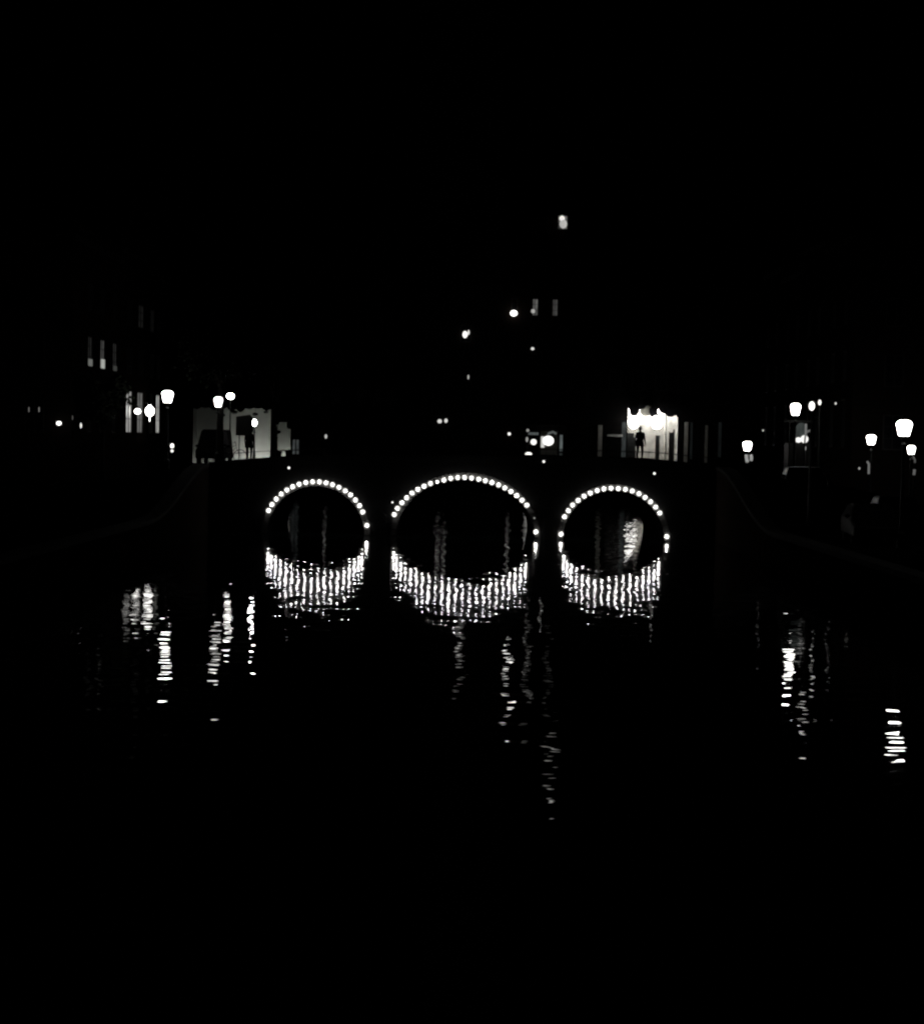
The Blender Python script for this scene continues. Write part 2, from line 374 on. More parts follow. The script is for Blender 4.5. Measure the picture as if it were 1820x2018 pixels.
def window(parent, x0, x1, z0, z1, mat=None, bars=(1, 2), y=.04, fw=.07, label=None, bw=.035):
    f = MB()
    f.box(x0, x0+fw, y-.03, y+.05, z0, z1).box(x1-fw, x1, y-.03, y+.05, z0, z1).box(x0+fw, x1-fw, y-.03, y+.05, z0, z0+fw).box(x0+fw, x1-fw, y-.03, y+.05, z1-fw, z1)
    for i in range(1, bars[0]+1): cx = x0+(x1-x0)*i/(bars[0]+1); f.box(cx-bw/2, cx+bw/2, y-.018, y+.03, z0+fw, z1-fw)
    for i in range(1, bars[1]+1): cz = z0+(z1-z0)*i/(bars[1]+1); f.box(x0+fw, x1-fw, y-.022, y+.034, cz-bw/2, cz+bw/2)
    o = f.build('window', FRAME, parent, label=label)
    MB().quad((x0+fw, y+.02, z0+fw), (x1-fw, y+.02, z0+fw), (x1-fw, y+.02, z1-fw), (x0+fw, y+.02, z1-fw)).build('pane', mat or GLASS, o)
    return o
def house(label, loc, rotz, W, H, gable, cols, rows, ww=1.0, lit={}, extra=[], brick=BRICK, depth=12, door=None, skip=[], rooms=[], zbot=-.05):
    """local axes: x along the facade, y into the building, z up"""
    t = thing('canal_house', label, 'house', loc, rotz, 'dark canal houses')
    wins = []
    for i, cx in enumerate(cols):
        for j, (a, c) in enumerate(rows):
            if (i, j) in skip: continue
            wins.append((cx-ww/2, cx+ww/2, a, c, lit.get((i, j))))
    wins += [tuple(e) for e in extra if e[3] <= H]
    dr = [(door-.55, door+.55, zbot, 2.5)] if door else []
    b = MB(); wall_mesh(b, W, zbot, H, [x[:4] for x in wins]+dr+[r[:4] for r in rooms])
    if rooms:                                     # shop rooms are hollow: wall returns only
        b.quad((0, 0, zbot), (0, depth, zbot), (0, depth, H), (0, 0, H)).quad((W, 0, zbot), (W, 0, H), (W, depth, H), (W, depth, zbot)).quad((0, depth, zbot), (W, depth, zbot), (W, depth, H), (0, depth, H))
    else:
        b.quad((0, .35, zbot), (0, depth, zbot), (0, depth, H), (0, .35, H)).quad((W, .35, zbot), (W, .35, H), (W, depth, H), (W, depth, zbot)).quad((0, depth, zbot), (W, depth, zbot), (W, depth, H), (0, depth, H))
        b.quad((0, 0, zbot), (0, .35, zbot), (0, .35, H), (0, 0, H)).quad((W, 0, zbot), (W, 0, H), (W, .35, H), (W, .35, zbot))
        b.quad((0, .36, zbot), (W, .36, zbot), (W, .36, H), (0, .36, H))
    g = {'step': [(0, 0), (W, 0), (W, .9), (W*.84, .9), (W*.84, 1.9), (W*.68, 1.9), (W*.68, 2.9), (W*.58, 2.9), (W*.58, 3.7), (W*.42, 3.7), (W*.42, 2.9), (W*.32, 2.9), (W*.32, 1.9), (W*.16, 1.9), (W*.16, .9), (0, .9)],
         'neck': [(0, 0), (W, 0), (W, .35), (W*.86, .5), (W*.76, 1.1), (W*.72, 2.0), (W*.72, 3.3), (W*.5, 4.1), (W*.28, 3.3), (W*.28, 2.0), (W*.24, 1.1), (W*.14, .5), (0, .35)],
         'bell': [(0, 0), (W, 0)] + [(W*(1-.5*u), 3.8*(u**.55 if u < .5 else .683+.317*math.sin((u-.5)*math.pi))) for u in [0, .05, .12, .22, .35, .5, .65, .8, 1]] + [(W*.5*u, 3.8*(u**.55 if u < .5 else .683+.317*math.sin((u-.5)*math.pi))) for u in [.8, .65, .5, .35, .22, .12, .05, 0]],
         'flat': [(0, 0), (W, 0), (W, .8), (0, .8)]}[gable]
    gp = MB(); gex = [e for e in extra if e[3] > H]
    gp.prism([(x, z+H) for x, z in g], 0, .4); gp.build('gable', brick, t)
    b.build('wall', brick, t)
    rt = 3.4 if gable != 'flat' else .5
    rf = MB().prism([(.02, H), (W-.02, H), (W/2+.1, H+rt), (W/2-.1, H+rt)], .4, depth).build('roof', ROOF, t)
    MB().box(W*.75, W*.75+.7, depth*.5, depth*.5+.9, H+rt*.3, H+rt+1).build('chimney', brick, rf)
    MB().box(-.0, W, -.16, 0, H-.3, H).build('cornice', STONE, t)
    if gable != 'flat': MB().box(W/2-.06, W/2+.06, -.9, 0, H+2.6, H+2.74).build('hoist_beam', IRON, t)
    for x0, x1, a, c, L in wins: window(t, x0, x1, a, c, L if L is None or not isinstance(L, (int, float)) else glow(L, curtain=True))
    for x0, x1, a, c, L in gex: window(t, x0, x1, a, c, glow(L, curtain=True) if L else None, y=-.02)
    if door:
        d = MB().box(door-.55, door+.55, .06, .12, zbot, 2.5).build('door', FRAME, t)
        MB().ball((door+.4, .03, 1.1), .05).build('door_knob', STONE, d)
    return t
FY = 155.0; G = 1.3
def fx(x, y=800): return at(x, y, FY).x
def fz(x, y): return at(x, y, FY).z - G
def far_house(label, xa, xb, H, gable, colpx, rowpx, **k):
    X0, X1 = fx(xa), fx(xb); cols = [fx(c, 620)-X0 for c in colpx]
    rows = [(fz((xa+xb)/2, y)-.8, fz((xa+xb)/2, y)+.75) for y in rowpx]
    ex = []
    for (x0, x1, y0, y1, L) in k.pop('extrapx', []):
        ex.append((at(x0, y1, FY).x-X0, at(x1, y1, FY).x-X0, fz(x0, y1), fz(x0, y0), L))
    return house(label, (X0, FY, G), 0, X1-X0-.004, H, gable, cols, rows, extra=ex, **k)
rows4 = [555, 630, 705, 780]
far_house('dark stepped-gable house at the far left end of the canal', 235, 372, 17, 'step', [262, 303, 345], rows4, brick=BRICK3)
far_house('dark narrow house right of the large lit shop window', 602, 690, 16.2, 'bell', [625, 665], rows4, door=1.9, brick=BRICK2)
far_house('dark neck-gabled house over the left arch and middle pier', 690, 800, 18, 'neck', [715, 745, 775], rows4, door=1.2)
far_house('dark house with two tiny lights beside its door', 800, 892, 16.5, 'step', [824, 866], rows4, brick=BRICK3)
far_house('dark narrow house with one lamp-lit upper window', 892, 985, 17.2, 'bell', [918, 956], [585, 657, 735, 800], door=3.3, brick=BRICK2)
far_house('tall dark house with three lit windows in a row and a lit attic', 985, 1152, 19.6, 'neck', [1013, 1054, 1093, 1132], [530, 605, 682, 757], lit={(1, 1): .1, (2, 1): .05},
          extrapx=[(1098, 1118, 424, 452, .12)], ww=.55)
far_house('dark plain house left of the brightly lit store', 1152, 1174, 15, 'flat', [1163], rows4, ww=.5, brick=BRICK3)
far_house('dark stepped-gable house right of the brightly lit store', 1424, 1560, 17.5, 'step', [1450, 1490, 1530], rows4, brick=BRICK2)

def lamp_ball(x, y, D, rx, rz, L, label, group=None, name='window_lamp', cat='lamp'):
    s = D/F; return spot_light(x, y, D, rx*s, L, label, name, cat, 1, rz/rx, group)
lamp_ball(1012, 617, FY-.3, 6.8, 5.6, 4, 'bright round lamp at the foot of the leftmost lit upper window, tall house')
lamp_ball(1050, 613, FY-.3, 4, 4, .4, 'dim round lamp at the foot of the middle lit upper window, tall house')
lamp_ball(1107, 430, FY-.3, 5.4, 5.6, .85, 'bright round lamp in front of the attic window, topmost light of all')
lamp_ball(1109.5, 441, FY-.3, 7.5, 9, .45, 'pale oval lampshade in the attic window under the topmost lamp')
lamp_ball(916, 659, FY-.3, 5, 7, 1.2, 'bright oval lamp in the upper window of the narrow dark house')
lamp_ball(923, 655, FY-.3, 2, 5, .8, 'thin pale lamp tube right of the oval lamp, upper window')
lamp_ball(922.5, 743, FY-.2, 1.6, 4.6, .4, 'thin faint upright light low on the narrow dark house')
lamp_ball(1049, 687, FY-.2, 3.2, 2.8, .8, 'tiny round light under the middle lit upper window')
lamp_ball(866, 830, FY-.3, 4.4, 4, .7, 'left one of two tiny lights close together over the middle arch')
lamp_ball(878.5, 829, FY-.3, 3.2, 4.2, .7, 'right one of two tiny lights close together over the middle arch')
lamp_ball(642, 860, FY-.3, 2.4, 4.2, .5, 'tiny upright light over the left arch, right of the lit shop')
lamp_ball(1003, 855, FY-.3, 3, 3, 1.2, 'tiny round light left of the corner shop lamps')

# ---- left shop at the end of the canal: hollow lit rooms behind the front
def room(t, X0, x0, x1, z0, z1, dep, mat, name='shop_room'):
    b = MB(); y0 = .05
    b.quad((x0, dep, z0), (x1, dep, z0), (x1, dep, z1), (x0, dep, z1)).quad((x0, y0, z0), (x0, dep, z0), (x0, dep, z1), (x0, y0, z1)).quad((x1, y0, z0), (x1, y0, z1), (x1, dep, z1), (x1, dep, z0))
    b.quad((x0, y0, z0), (x1, y0, z0), (x1, dep, z0), (x0, dep, z0)).quad((x0, y0, z1), (x0, dep, z1), (x1, dep, z1), (x1, y0, z1))
    return b.build(name, mat, t)
def px_rect(x0, x1, y0, y1, X0):
    a = at(x0, y1, FY); b = at(x1, y0, FY); return (at(x0, (y0+y1)/2, FY).x-X0, at(x1, (y0+y1)/2, FY).x-X0, a.z-G, at(x1, y0, FY).z-G)
X0 = fx(372)
rA = px_rect(379, 534, 803, 912, X0); rB = px_rect(543.5, 572, 832, 912, X0); rC = px_rect(575, 590, 865, 896, X0)
shop = far_house('shop with a wide dimly lit window behind the left end of the bridge', 372, 602, 15.5, 'flat', [400, 440, 480, 520, 560], [575, 650, 725], rooms=[rA, rB, rC], zbot=-.05)
DIMPALE = pbr('shop_plaster', (.33, .345, .325), .9, .1, .06, .7)
room(shop, X0, rA[0], rA[1], rA[2]-.98, rA[3], 2.6, DIMPALE); room(shop, X0, rB[0], rB[1], rB[2]-.98, rB[3], 1.6, DIMPALE)
window(shop, *rC, glow(.06, (.9, 1, 1), True), bars=(1, 0), bw=.12)
# glazing bars of the shop front
b = MB()
for x in (rA[0]+(rA[1]-rA[0])*f for f in (.0, 1)): b.box(x-.05, x+.05, .0, .1, rA[2], rA[3])
b.build('shop_front_posts', FRAME, shop)
for i, (x, y, r) in enumerate(((438, 818, 6), (503, 816, 6), (462, 812, 7), (524, 812, 5))):
    p = at(x, y, FY+.3)-Vector((X0, FY, G)); s = .0456*r
    MB().ball((p.x, .3, p.z), s, 14, 8, 1, 1, .6).tube([(p.x, .3, p.z), (p.x, .3, rA[3]+.05)], .02, 5).build('pendant_shade', IRON, shop)
v = MB(); n = 9
for i in range(n):
    a0 = rA[0]+(rA[1]-rA[0])*i/n; a1 = rA[0]+(rA[1]-rA[0])*(i+1)/n; dp = (.28, .16, .34, .2, .42, .5, .2, .12, .3)[i]
    v.prism([(a0, rA[3]+.1), (a1, rA[3]+.1)] + [(a0+(a1-a0)*(1-u), rA[3]-dp*math.sin(math.pi*(.12+.76*u))) for u in (0, .25, .5, .75, 1)], -.3, -.2)
v.build('awning_valance', CLOTH, shop)
# added glowing boxes, unseen behind the bridge, light the shop rooms
def box_light(t, name, x0, x1, y0, y1, z0, z1, L, tint=(1, .985, .93)):
    return MB().box(x0, x1, y0, y1, z0, z1).build(name, glow(L, tint), t)
box_light(shop, 'room_fill_light', rA[1]-2.8, rA[1]-.4, .35, .65, rA[2]-.93, rA[2]-.6, 34)
px = at(433, 850, FY+1).x-X0
MB().box(px-.06, px+.06, .3, 2.58, rA[2]-.96, rA[3]-.02).build('light_screen', DIMPALE, shop)  # added screen that keeps the left part of the room dim
box_light(shop, 'room_fill_light', px-1.5, px-.5, .35, .65, rA[2]-.93, rA[2]-.6, 9)
box_light(shop, 'room_fill_light', rB[0]+.15, rB[0]+.95, .4, .65, rB[2]-.93, rB[2]-.6, 36)

# ---- bright store at the end of the canal on the right
X0s = fx(1174)
store = thing('bright_store', 'brightly lit store front with pale pillars and big lanterns behind the right arch', 'shop', (X0s, FY, G), 0)
def sx(x, y=850): return at(x, y, FY).x-X0s
def szz(x, y): return at(x, y, FY).z-G
Ws = fx(1424)-X0s-.004
op = (sx(1236), sx(1335), szz(1270, 912), szz(1270, 806))
b = MB(); wall_mesh(b, Ws, -.05, 15.5, [op], .3)
b.quad((0, 12, 0), (Ws, 12, 0), (Ws, 12, 15.5), (0, 12, 15.5)).quad((0, 0, 0), (0, 12, 0), (0, 12, 15.5), (0, 0, 15.5)).quad((Ws, 0, 0), (Ws, 0, 15.5), (Ws, 12, 15.5), (Ws, 12, 0))
b.build('wall', BRICK3, store)
rf = MB().prism([(0, 15.5), (Ws, 15.5), (Ws-1, 18), (1, 18)], .4, 12).build('roof', ROOF, store)
MB().box(2, 2.8, 5, 5.9, 16.2, 19.2).build('chimney', BRICK3, rf)
room(store, X0s, op[0]-.2, op[1]+.2, op[2]-.3, op[3]+1.2, 2.2, pbr('store_plaster', (.22, .215, .2), .9, .1, .3, 1.5), 'shop_room')
MB().box(op[0]+.1, op[1]-.1, 1.7, 1.9, op[3]+.55, op[3]+.8).build('ceiling_light', glow(420), store)
for k, (x, wpx, yt, yb, m) in enumerate(((1182, 8, 838, 900, 'dim'), (1311, 4, 812, 935, 'p'), (1351.5, 6.5, 832, 935, 'p'), (1391.5, 5, 838, 935, 'p'))):
    x0, x1 = sx(x-wpx/2), sx(x+wpx/2)
    MB().box(x0, x1, -.14, -.002, szz(x, min(yb, 912)), szz(x, yt)).build('pillar', pbr('store_pillar', (.6, .59, .54), .8, .2, .12, 3), store)
for j in range(5):                               # windows of the store's upper floors
    for z in (8.2, 11.6): window(store, 1.1+j*2.05, 2.2+j*2.05, z, z+1.9, y=-.05)
# scalloped awning valance over the opening, drops where the dark swags hang
def swag(cx, yb, rw, rh):
    p = (sx(cx), szz(cx, yb)); w2 = rw*.0456; h2 = rh*.0456
    pts = [(p[0]-w2, p[1]+h2*1.3), ] + [(p[0]+w2*math.cos(a), p[1]+h2-h2*math.sin(-a)) for a in np.linspace(math.pi, 2*math.pi, 11)] + [(p[0]+w2, p[1]+h2*1.3)]
    MB().prism(pts, -.62, -.5).build('awning_swag', CLOTH, store)
swag(1247.5, 819, 10, 13); swag(1284.5, 822, 8, 14); swag(1304, 815, 8, 9); swag(1319, 822, 13, 12); swag(1262, 806, 8, 6); swag(1334, 824, 6, 16)
window(store, sx(1198), sx(1224), szz(1210, 884), szz(1210, 808), glow(.012, (.85, 1, 1), True), bars=(1, 2), bw=.1)
MB().box(sx(1196), sx(1226), -.2, -.03, szz(1210, 858)-.1, szz(1210, 858)+.08).build('window_shelf', pbr('shelf', (.5, .5, .48), .8, .2, .1, 3), store)
for x, wv, L in ((1362, 2.5, .006), (1418, 3, .006), (1229, 4, .03)): MB().box(sx(x-wv), sx(x+wv), -.03, -.002, szz(x, 905), szz(x, 832)).build('lit_panel', glow(L, (.85, 1, 1), True), store)
sg = MB().lathe([(.02, -.06), (1, -.06), (1, .06), (.02, .06)], (0, 0, 0), 26); sg.v = [(v[0]*.56+sx(1271), -.35+v[2], v[1]*.46+szz(1271, 810)) for v in sg.v]
sg.build('oval_sign', pbr('sign_cream', (.5, .49, .43), .8, .2, .45, 4), store)
for xa, xb, yt in ((1236, 1249, 853), (1249, 1253, 862), (1291.5, 1300, 858), (1318, 1326, 852), (1326, 1329, 846)): MB().box(sx(xa), sx(xb), .04, .09, szz(xa, 910), szz(xa, yt)).build('door_panel', pbr('grey_panel', (.03, .032, .032), .8, .15, .3, 3), store)
def store_lamp(label, x, y, rx, rz, L):
    s = .0454; p = at(x, y, FY-1.0); t = thing('door_lantern', label, 'lantern', p, 0, 'big lanterns at the store door')
    MB().ball((0, 0, 0), rx*s, 18, 11, 1, .6, rz/rx).build('lamp_glass', glow(L), t, True)
    MB().lathe([(rx*s*.4, 0), (rx*s*.3, .1), (.02, .2)], (0, 0, rz*s*.92)).build('cap', IRON, t)
    MB().tube([(0, 0, rz*s+.12), (0, .2, rz*s+.25), (0, 1.0, rz*s+.25)], .03, 6).build('bracket', IRON, t)
store_lamp('big glaring lantern left of the store door', 1248, 832, 11, 13, 8)
store_lamp('big glaring lantern right of the store door', 1294, 832, 11, 14, 8)

# ---- shop with round lamps in the middle right
X0c = fx(1176)
cafe = thing('corner_shop', 'small dim shop front with round lamps between the middle and right arches', 'shop', (fx(1036), FY-2.4, G), 0)
def cx_(x, y=870): return at(x, y, FY-2.4).x-fx(1036)
def cz_(x, y): return at(x, y, FY-2.4).z-G
b = MB(); wall_mesh(b, cx_(1114), 0, cz_(1075, 838), [(cx_(1042), cx_(1061), cz_(1050, 900), cz_(1050, 852)), (cx_(1065), cx_(1098), cz_(1080, 896), cz_(1080, 850))], .2)
b.quad((0, 0, 0), (0, 2.3, 0), (0, 2.3, 4.9), (0, 0, 4.9)).quad((cx_(1114), 0, 0), (cx_(1114), 0, 4.9), (cx_(1114), 2.3, 4.9), (cx_(1114), 2.3, 0))
b.build('wall', BRICK3, cafe)
room(cafe, 0, cx_(1042), cx_(1061), cz_(1050, 900), cz_(1050, 852), 1.6, BRICK2); room(cafe, 0, cx_(1065), cx_(1098), cz_(1080, 896), cz_(1080, 850), 1.8, pbr('dim_plaster', (.1, .1, .09), .9, .1, .3, 2))
MB().box(cx_(1036), cx_(1114), -.5, 0, cz_(1075, 840)-.002, cz_(1075, 837)).build('canopy', FRAME, cafe)
for a, c in ((1102.5, 5.5), ):
    MB().box(cx_(a), cx_(a+c), -.06, -.002, cz_(a, 908), cz_(a, 893)).build('lit_panel', glow(.022, (.85, 1, 1)), cafe)
    MB().box(cx_(a), cx_(a+c), -.06, -.002, cz_(a, 889), cz_(a, 857)).build('lit_panel', glow(.1, (.85, 1, 1), True), cafe)
MB().box(cx_(1040), cx_(1060), -.12, -.002, cz_(1050, 857), cz_(1050, 852)).build('lit_panel', glow(.08, (.9, 1, 1), True), cafe)
MB().tube([(cx_(1078), -.45, cz_(1078, 860)), (cx_(1080), -.45, cz_(1080, 854)), (cx_(1088), -.45, cz_(1088, 851)), (cx_(1095), -.45, cz_(1095, 855))], .1, 8).build('lit_scroll', glow(.09, (.9, 1, .97)), cafe)
MB().box(cx_(1065.5), cx_(1072.5), -.12, -.02, cz_(1068, 882), cz_(1068, 860)).build('lit_panel', glow(.62), cafe)
lamp_ball(1080, 868.5, FY-3.0, 11, 9.8, 1.6, 'largest round lamp of the small shop front, right of the middle arch', name='round_lamp')
lamp_ball(1051, 871, FY-2.9, 6, 5.8, 1.2, 'round white globe lamp left of the large lamp, small shop front', name='round_lamp')
lamp_ball(1041, 895, FY-2.9, 6.8, 4, 1.4, 'flat oval lamp below the round globe of the small shop front', name='round_lamp')
lamp_ball(1038, 866, FY-2.8, 2.4, 5, .3, 'faint upright lamp left of the globe of the small shop front', name='round_lamp')
lamp_ball(1039.5, 848, FY-2.8, 3, 3, .25, 'faint round lamp at the top left corner of the small shop front', name='round_lamp')

# ---- house rows along the canal beyond the bridge
def rowL(label, Y0, Y1, H, gable, colY, rows, **k):
    return house(label, (-22, Y0, G), R(90), Y1-Y0-.004, H, gable, [c-Y0 for c in colY], rows, **k)
zr = [(3.5, 6.3), (7.35, 9.1), (10.6, 12.2)]
h = corner_left = rowL('corner house with three tall thin windows lit at their sills', 97, 110.8, 14.6, 'flat', [101.6, 105.1, 108.8], [(3.5, 6.3), (7.35, 9.15), (10.6, 12.2)], ww=1.25, lit={(0, 1): .012, (1, 1): .06, (2, 1): .018}, brick=BRICK2)
for Yc, L, hh, mm in ((101.6, .13, .4, 1.0), (105.1, .36, .55, 1.1), (108.8, .04, .3, 1.0)):
    MB().box(Yc-97-.42, Yc-97+.42, -.05, .02, 7.4, 7.4+hh).build('window_light', glow(L, (.97, 1, .93)), h)
rowL('dark house with two tall grey lit windows by the left street lamp', 110.8, 119.6, 15.4, 'bell', [113.6, 117.5], zr, ww=2.0, lit={(0, 0): .3, (1, 0): .13, (1, 2): .006}, brick=BRICK)
rowL('dark house with two lit windows and a glaring wall lamp', 119.6, 128, 14.9, 'step', [121.7, 124.3], zr, ww=1.5, lit={(1, 0): .42, (0, 2): .004}, skip=[], brick=BRICK3)
def wall_lamp(label, x, y, X, r, L, group=None, sz=1, tear=False):
    p = atX(x, y, X); s = p.y/F*.88; t = thing('wall_lamp', label, 'lamp', p, 0, group)
    sg = 1 if X < 0 else -1
    (MB().lathe([(q*s, z*s) for q, z in ((.5, -24), (.8, -15), (1.4, -13), (4.5, -12), (8.5, -8.5), (10, -3), (10, 3), (8, 6), (4.5, 9), (2, 13), (.5, 17))]) if tear else MB().ball((0, 0, 0), r*s, 16, 9, 1, 1, sz)).build('lamp_glass', glow(L), t, True)  # pointed glass shapes the glare; its thin tail stands for a lit pole
    MB().lathe([(r*s*.5, 0), (r*s*.35, .08), (.015, .22)], (0, 0, r*s*sz*.95)).build('cap', IRON, t)
    MB().tube([(0, 0, r*s+.15), (-.5*sg, 0, r*s+.2)], .025, 6).build('bracket', IRON, t)
wall_lamp('glaring wall lamp between the tall lit windows on the left', 295, 809, -21.4, 11.5, 8, sz=1.15, tear=True)
wall_lamp('smaller round wall lamp left of the glaring one', 271, 810.5, -21.4, 7.5, 6, sz=.85)
# side of the left block, facing the bridge street
def side_windows(h, corner, rot, x0s, flip):
    M = (Matrix.Translation((corner[0], corner[1], G)) @ Matrix.Rotation(rot, 4, 'Z')).inverted() @ Matrix.Translation((0, flip, G))
    for x in x0s:
        for z0, z1 in ((3.4, 5.4), (7, 8.8), (10.4, 12)):
            window(h, x-.55, x+.55, z0, z1, y=-.06).matrix_parent_inverse = M
    return M
ML = side_windows(corner_left, (-22, 97), R(90), (-32.5, -29.7, -26.6, -24.1), 97)
for x, y, w2, h2, L in ((57, 807, 1.0, 4.6, .12), (77, 807, 1.0, 4.6, .16), (143, 823, .8, 4, .08)):
    p = at(x, y, 96.9); s = 97/F
    MB().box(p.x-w2*s, p.x+w2*s, -.12, -.1, p.z-G-h2*s, p.z-G+h2*s).build('window_light', glow(L), corner_left).matrix_parent_inverse = ML
lamp_ball(116, 834, 96.5, 5.2, 4.2, 2.5, 'small oval lamp on the corner house side wall near the left edge', name='small_light')
lamp_ball(159.5, 838.5, 96.5, 1.8, 5.4, 1.0, 'thin upright light right of the small oval lamp, left edge', name='small_light')
lamp_ball(339, 878.5, 104, 3.8, 4.6, 2.0, 'upper of two tiny lights under the left street lamp', name='small_light')
lamp_ball(339, 888.5, 104, 2.8, 2.8, 1.4, 'lower of two tiny lights under the left street lamp', name='small_light')
def rowR(label, Y0, Y1, H, gable, colY, rows, **k):
    return house(label, (22, Y1, G), R(-90), Y1-Y0-.004, H, gable, [Y1-c for c in colY], rows, **k)
corner_right = rowR('dark corner house of the right-hand row beyond the bridge', 98, 106, 15.6, 'flat', [100.4, 103.6], zr, brick=BRICK)
rowR('dark stepped-gable house in the right-hand row', 106, 113, 16.2, 'step', [108, 111], zr, brick=BRICK3)
rowR('dark bell-gabled house in the right-hand row', 113, 120.5, 15.1, 'bell', [115, 118.4], zr, brick=BRICK2)
rowR('dark last house of the right-hand row', 120.5, 128, 16, 'neck', [122.6, 126], zr, brick=BRICK)
side_windows(corner_right, (22, 106-.004), R(-90), (24.3, 27, 30, 32.8), 98)

# ------------------------------------------------------------ street lamps
def street_lamp(label, x, y, D, wpx, hpx, L=11, base=None, cap=True, flare=.66):
    p = at(x, y, D); s = D/F; rw = (wpx-3)/2*s; h = (hpx-2.2)*s
    zb = ground_z(p.x, D) if base is None else base
    t = thing('street_lamp', label, 'street lamp', (p.x, D, zb), 0, 'old street lamps along the quays')
    z = p.z-zb
    MB().lathe([(rw*flare*.93, -h/2), (rw*flare, -h/2*.93), (rw*.9, h/2*.05), (rw, h/2*.42), (rw*.97, h/2*.62), (rw*.78, h/2*.86), (rw*.5, h/2)], (0, 0, z), 12, rot=R(15)).build('lantern', glow(L), t)
    MB().lathe([(rw*.62, 0), (rw*.5, rw*.18), (rw*.18, rw*.4), (rw*.2, rw*.55), (.01, rw*.75)], (0, 0, z+h/2+.012), 8, rot=R(22.5)).build('roof_cap', IRON, t)
    MB().lathe([(.16, 0), (.16, .5), (.1, .62), (.075, 1.0), (.055, z-h/2-.35), (.11, z-h/2-.3), (.05, z-h/2-.22), (rw*.5, z-h/2-.02), (rw*.5, z-h/2-.002)], (0, 0, 0), 12).build('post', IRON, t)
    return t
street_lamp('large crown-shaped street lamp left of the bridge, beside the lit windows', 330, 781.5, 88, 26, 25)
street_lamp('street lamp in front of the dim shop, above a tree trunk at the bridge', 430, 792, 89, 21, 22, 3.5)
street_lamp('lone street lamp right of the bright store', 1472, 879, 100, 21, 20)
street_lamp('upper street lamp with a rounded head right of the bridge', 1567, 806.5, 90, 23, 25)
street_lamp('street lamp between the right bridge end and the largest lamp', 1716, 866.5, 94, 22, 21)
street_lamp('largest street lamp near the right edge', 1781, 843.5, 61, 34, 33)
street_lamp('lower street lamp at the right edge, under the largest one', 1795, 886.5, 93, 19, 19)
def post_lamp(label, x, y, D, rx, rz, L):
    p = at(x, y, D); s = D/F; rx -= 1.2; rz -= 1.2; zb = ground_z(p.x, D) if abs(p.x) > 12.5 and D < 128 else deck(p.x) if D < 100 else G
    t = thing('globe_lamp', label, 'street lamp', (p.x, D, zb), 0, 'small globe lamps on thin posts'); z = p.z-zb
    MB().ball((0, 0, z), rx*s, 16, 9, 1, 1, rz/rx).build('globe', glow(L), t, True)
    MB().lathe([(.1, 0), (.06, .5), (.04, z-rz*s-.02)], (0, 0, 0), 8).build('post', IRON, t)
    return t
post_lamp('oval globe lamp just right of the street lamp before the dim shop', 454, 780.5, 109, 8.6, 7.4, 20)
post_lamp('small drop-shaped lamp in front of the dim shop window', 501.3, 833, 94, 5.6, 7.4, 60)
post_lamp('lantern with two bright lobes right of the rounded street lamp', 1599, 800, 73, 7, 10, 2.2)
post_lamp('small oval lamp beside the two-lobed lantern', 1614.5, 793, 92, 4.4, 6.6, 1.3)
lamp_ball(1646, 795, 97.5, 1.8, 2.4, .8, 'pinprick light high on the right end house', name='small_light')
lamp_ball(1503, 848, 99, 1.8, 1.8, .5, 'pinprick light right of the lone street lamp', name='small_light')
lamp_ball(1692.5, 923, 95, 2, 2.4, .35, 'pinprick light left of the self-glowing post, right side', name='small_light')

# ---- kiosk, posts and clutter on the right
k0 = at(1576, 880, 92); kz = ground_z(k0.x, 92)
kiosk = thing('kiosk', 'small glass kiosk with a dim pane and a bright lamp at its foot', 'kiosk', (k0.x, 92, kz), 0)
s92 = 92/F; gz = at(1575, 833, 92).z-kz; gb = at(1575, 862, 92).z-kz
MB().box(-.62, .62, .02, 1.2, 0, gb-.3).build('base', FRAME, kiosk)
MB().box(-.66, .66, -.05, 1.25, gz+.02, gz+.14).build('roof', FRAME, kiosk)
MB().prism([(-.26, gb), (.36, gb), (.36, gz-.1), (.1, gz), (-.1, gz-.02), (-.26, gz-.25)], .03, .06).build('pane', glow(.045, (.85, 1, .95), True), kiosk)
for x in (-.6, .56): MB().box(x, x+.04, .0, .04, gb-.3, gz+.02).build('post', FRAME, kiosk)
bz = at(1575, 867, 92).z-kz
MB().ball((-.12, -.08, bz), .16, 14, 8, 1.1, .7, .9).ball((.2, -.08, bz+.05), .19, 14, 8, 1.1, .7, 1.1).build('foot_lamp', glow(1.1), kiosk, True)
def glow_tube(label, pts, D, r, L, tint=(1, 1, .97)):  # lamplight on the posts is put in as their own glow
    base = at(*pts[-1], D); t = thing('glowing_post', label, 'post', base, 0)
    MB().tube([at(*q, D)-base for q in pts], r, 8).build('glowing_streak', glow(L, tint), t, True)
    zb = ground_z(base.x, D)-base.z
    MB().tube([(0, .02, zb), (0, .02, 0)], .04, 8).build('post', IRON, t)
    return t
t = glow_tube('thin self-glowing post with a side arm right of the kiosk', [(1587.5, 835), (1587, 852), (1585.5, 866)], 90, .05, .16)
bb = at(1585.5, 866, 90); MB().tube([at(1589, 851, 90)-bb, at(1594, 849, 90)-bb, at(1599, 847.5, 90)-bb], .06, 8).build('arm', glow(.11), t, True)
glow_tube('short self-glowing post under the thin glowing post with a side arm', [(1586, 880), (1585.5, 887)], 90.5, .05, .4)
glow_tube('bent self-glowing post below the street lamp between bridge end and right edge', [(1708, 909), (1711.5, 915), (1711, 934)], 90, .055, .14)
glow_tube('forked self-glowing post right under the lone street lamp, left prong', [(1470, 896), (1470.5, 903), (1472, 911)], 98, .09, .3)
glow_tube('forked self-glowing post right under the lone street lamp, right prong', [(1479, 896), (1480, 903), (1479, 908)], 98, .09, .3)
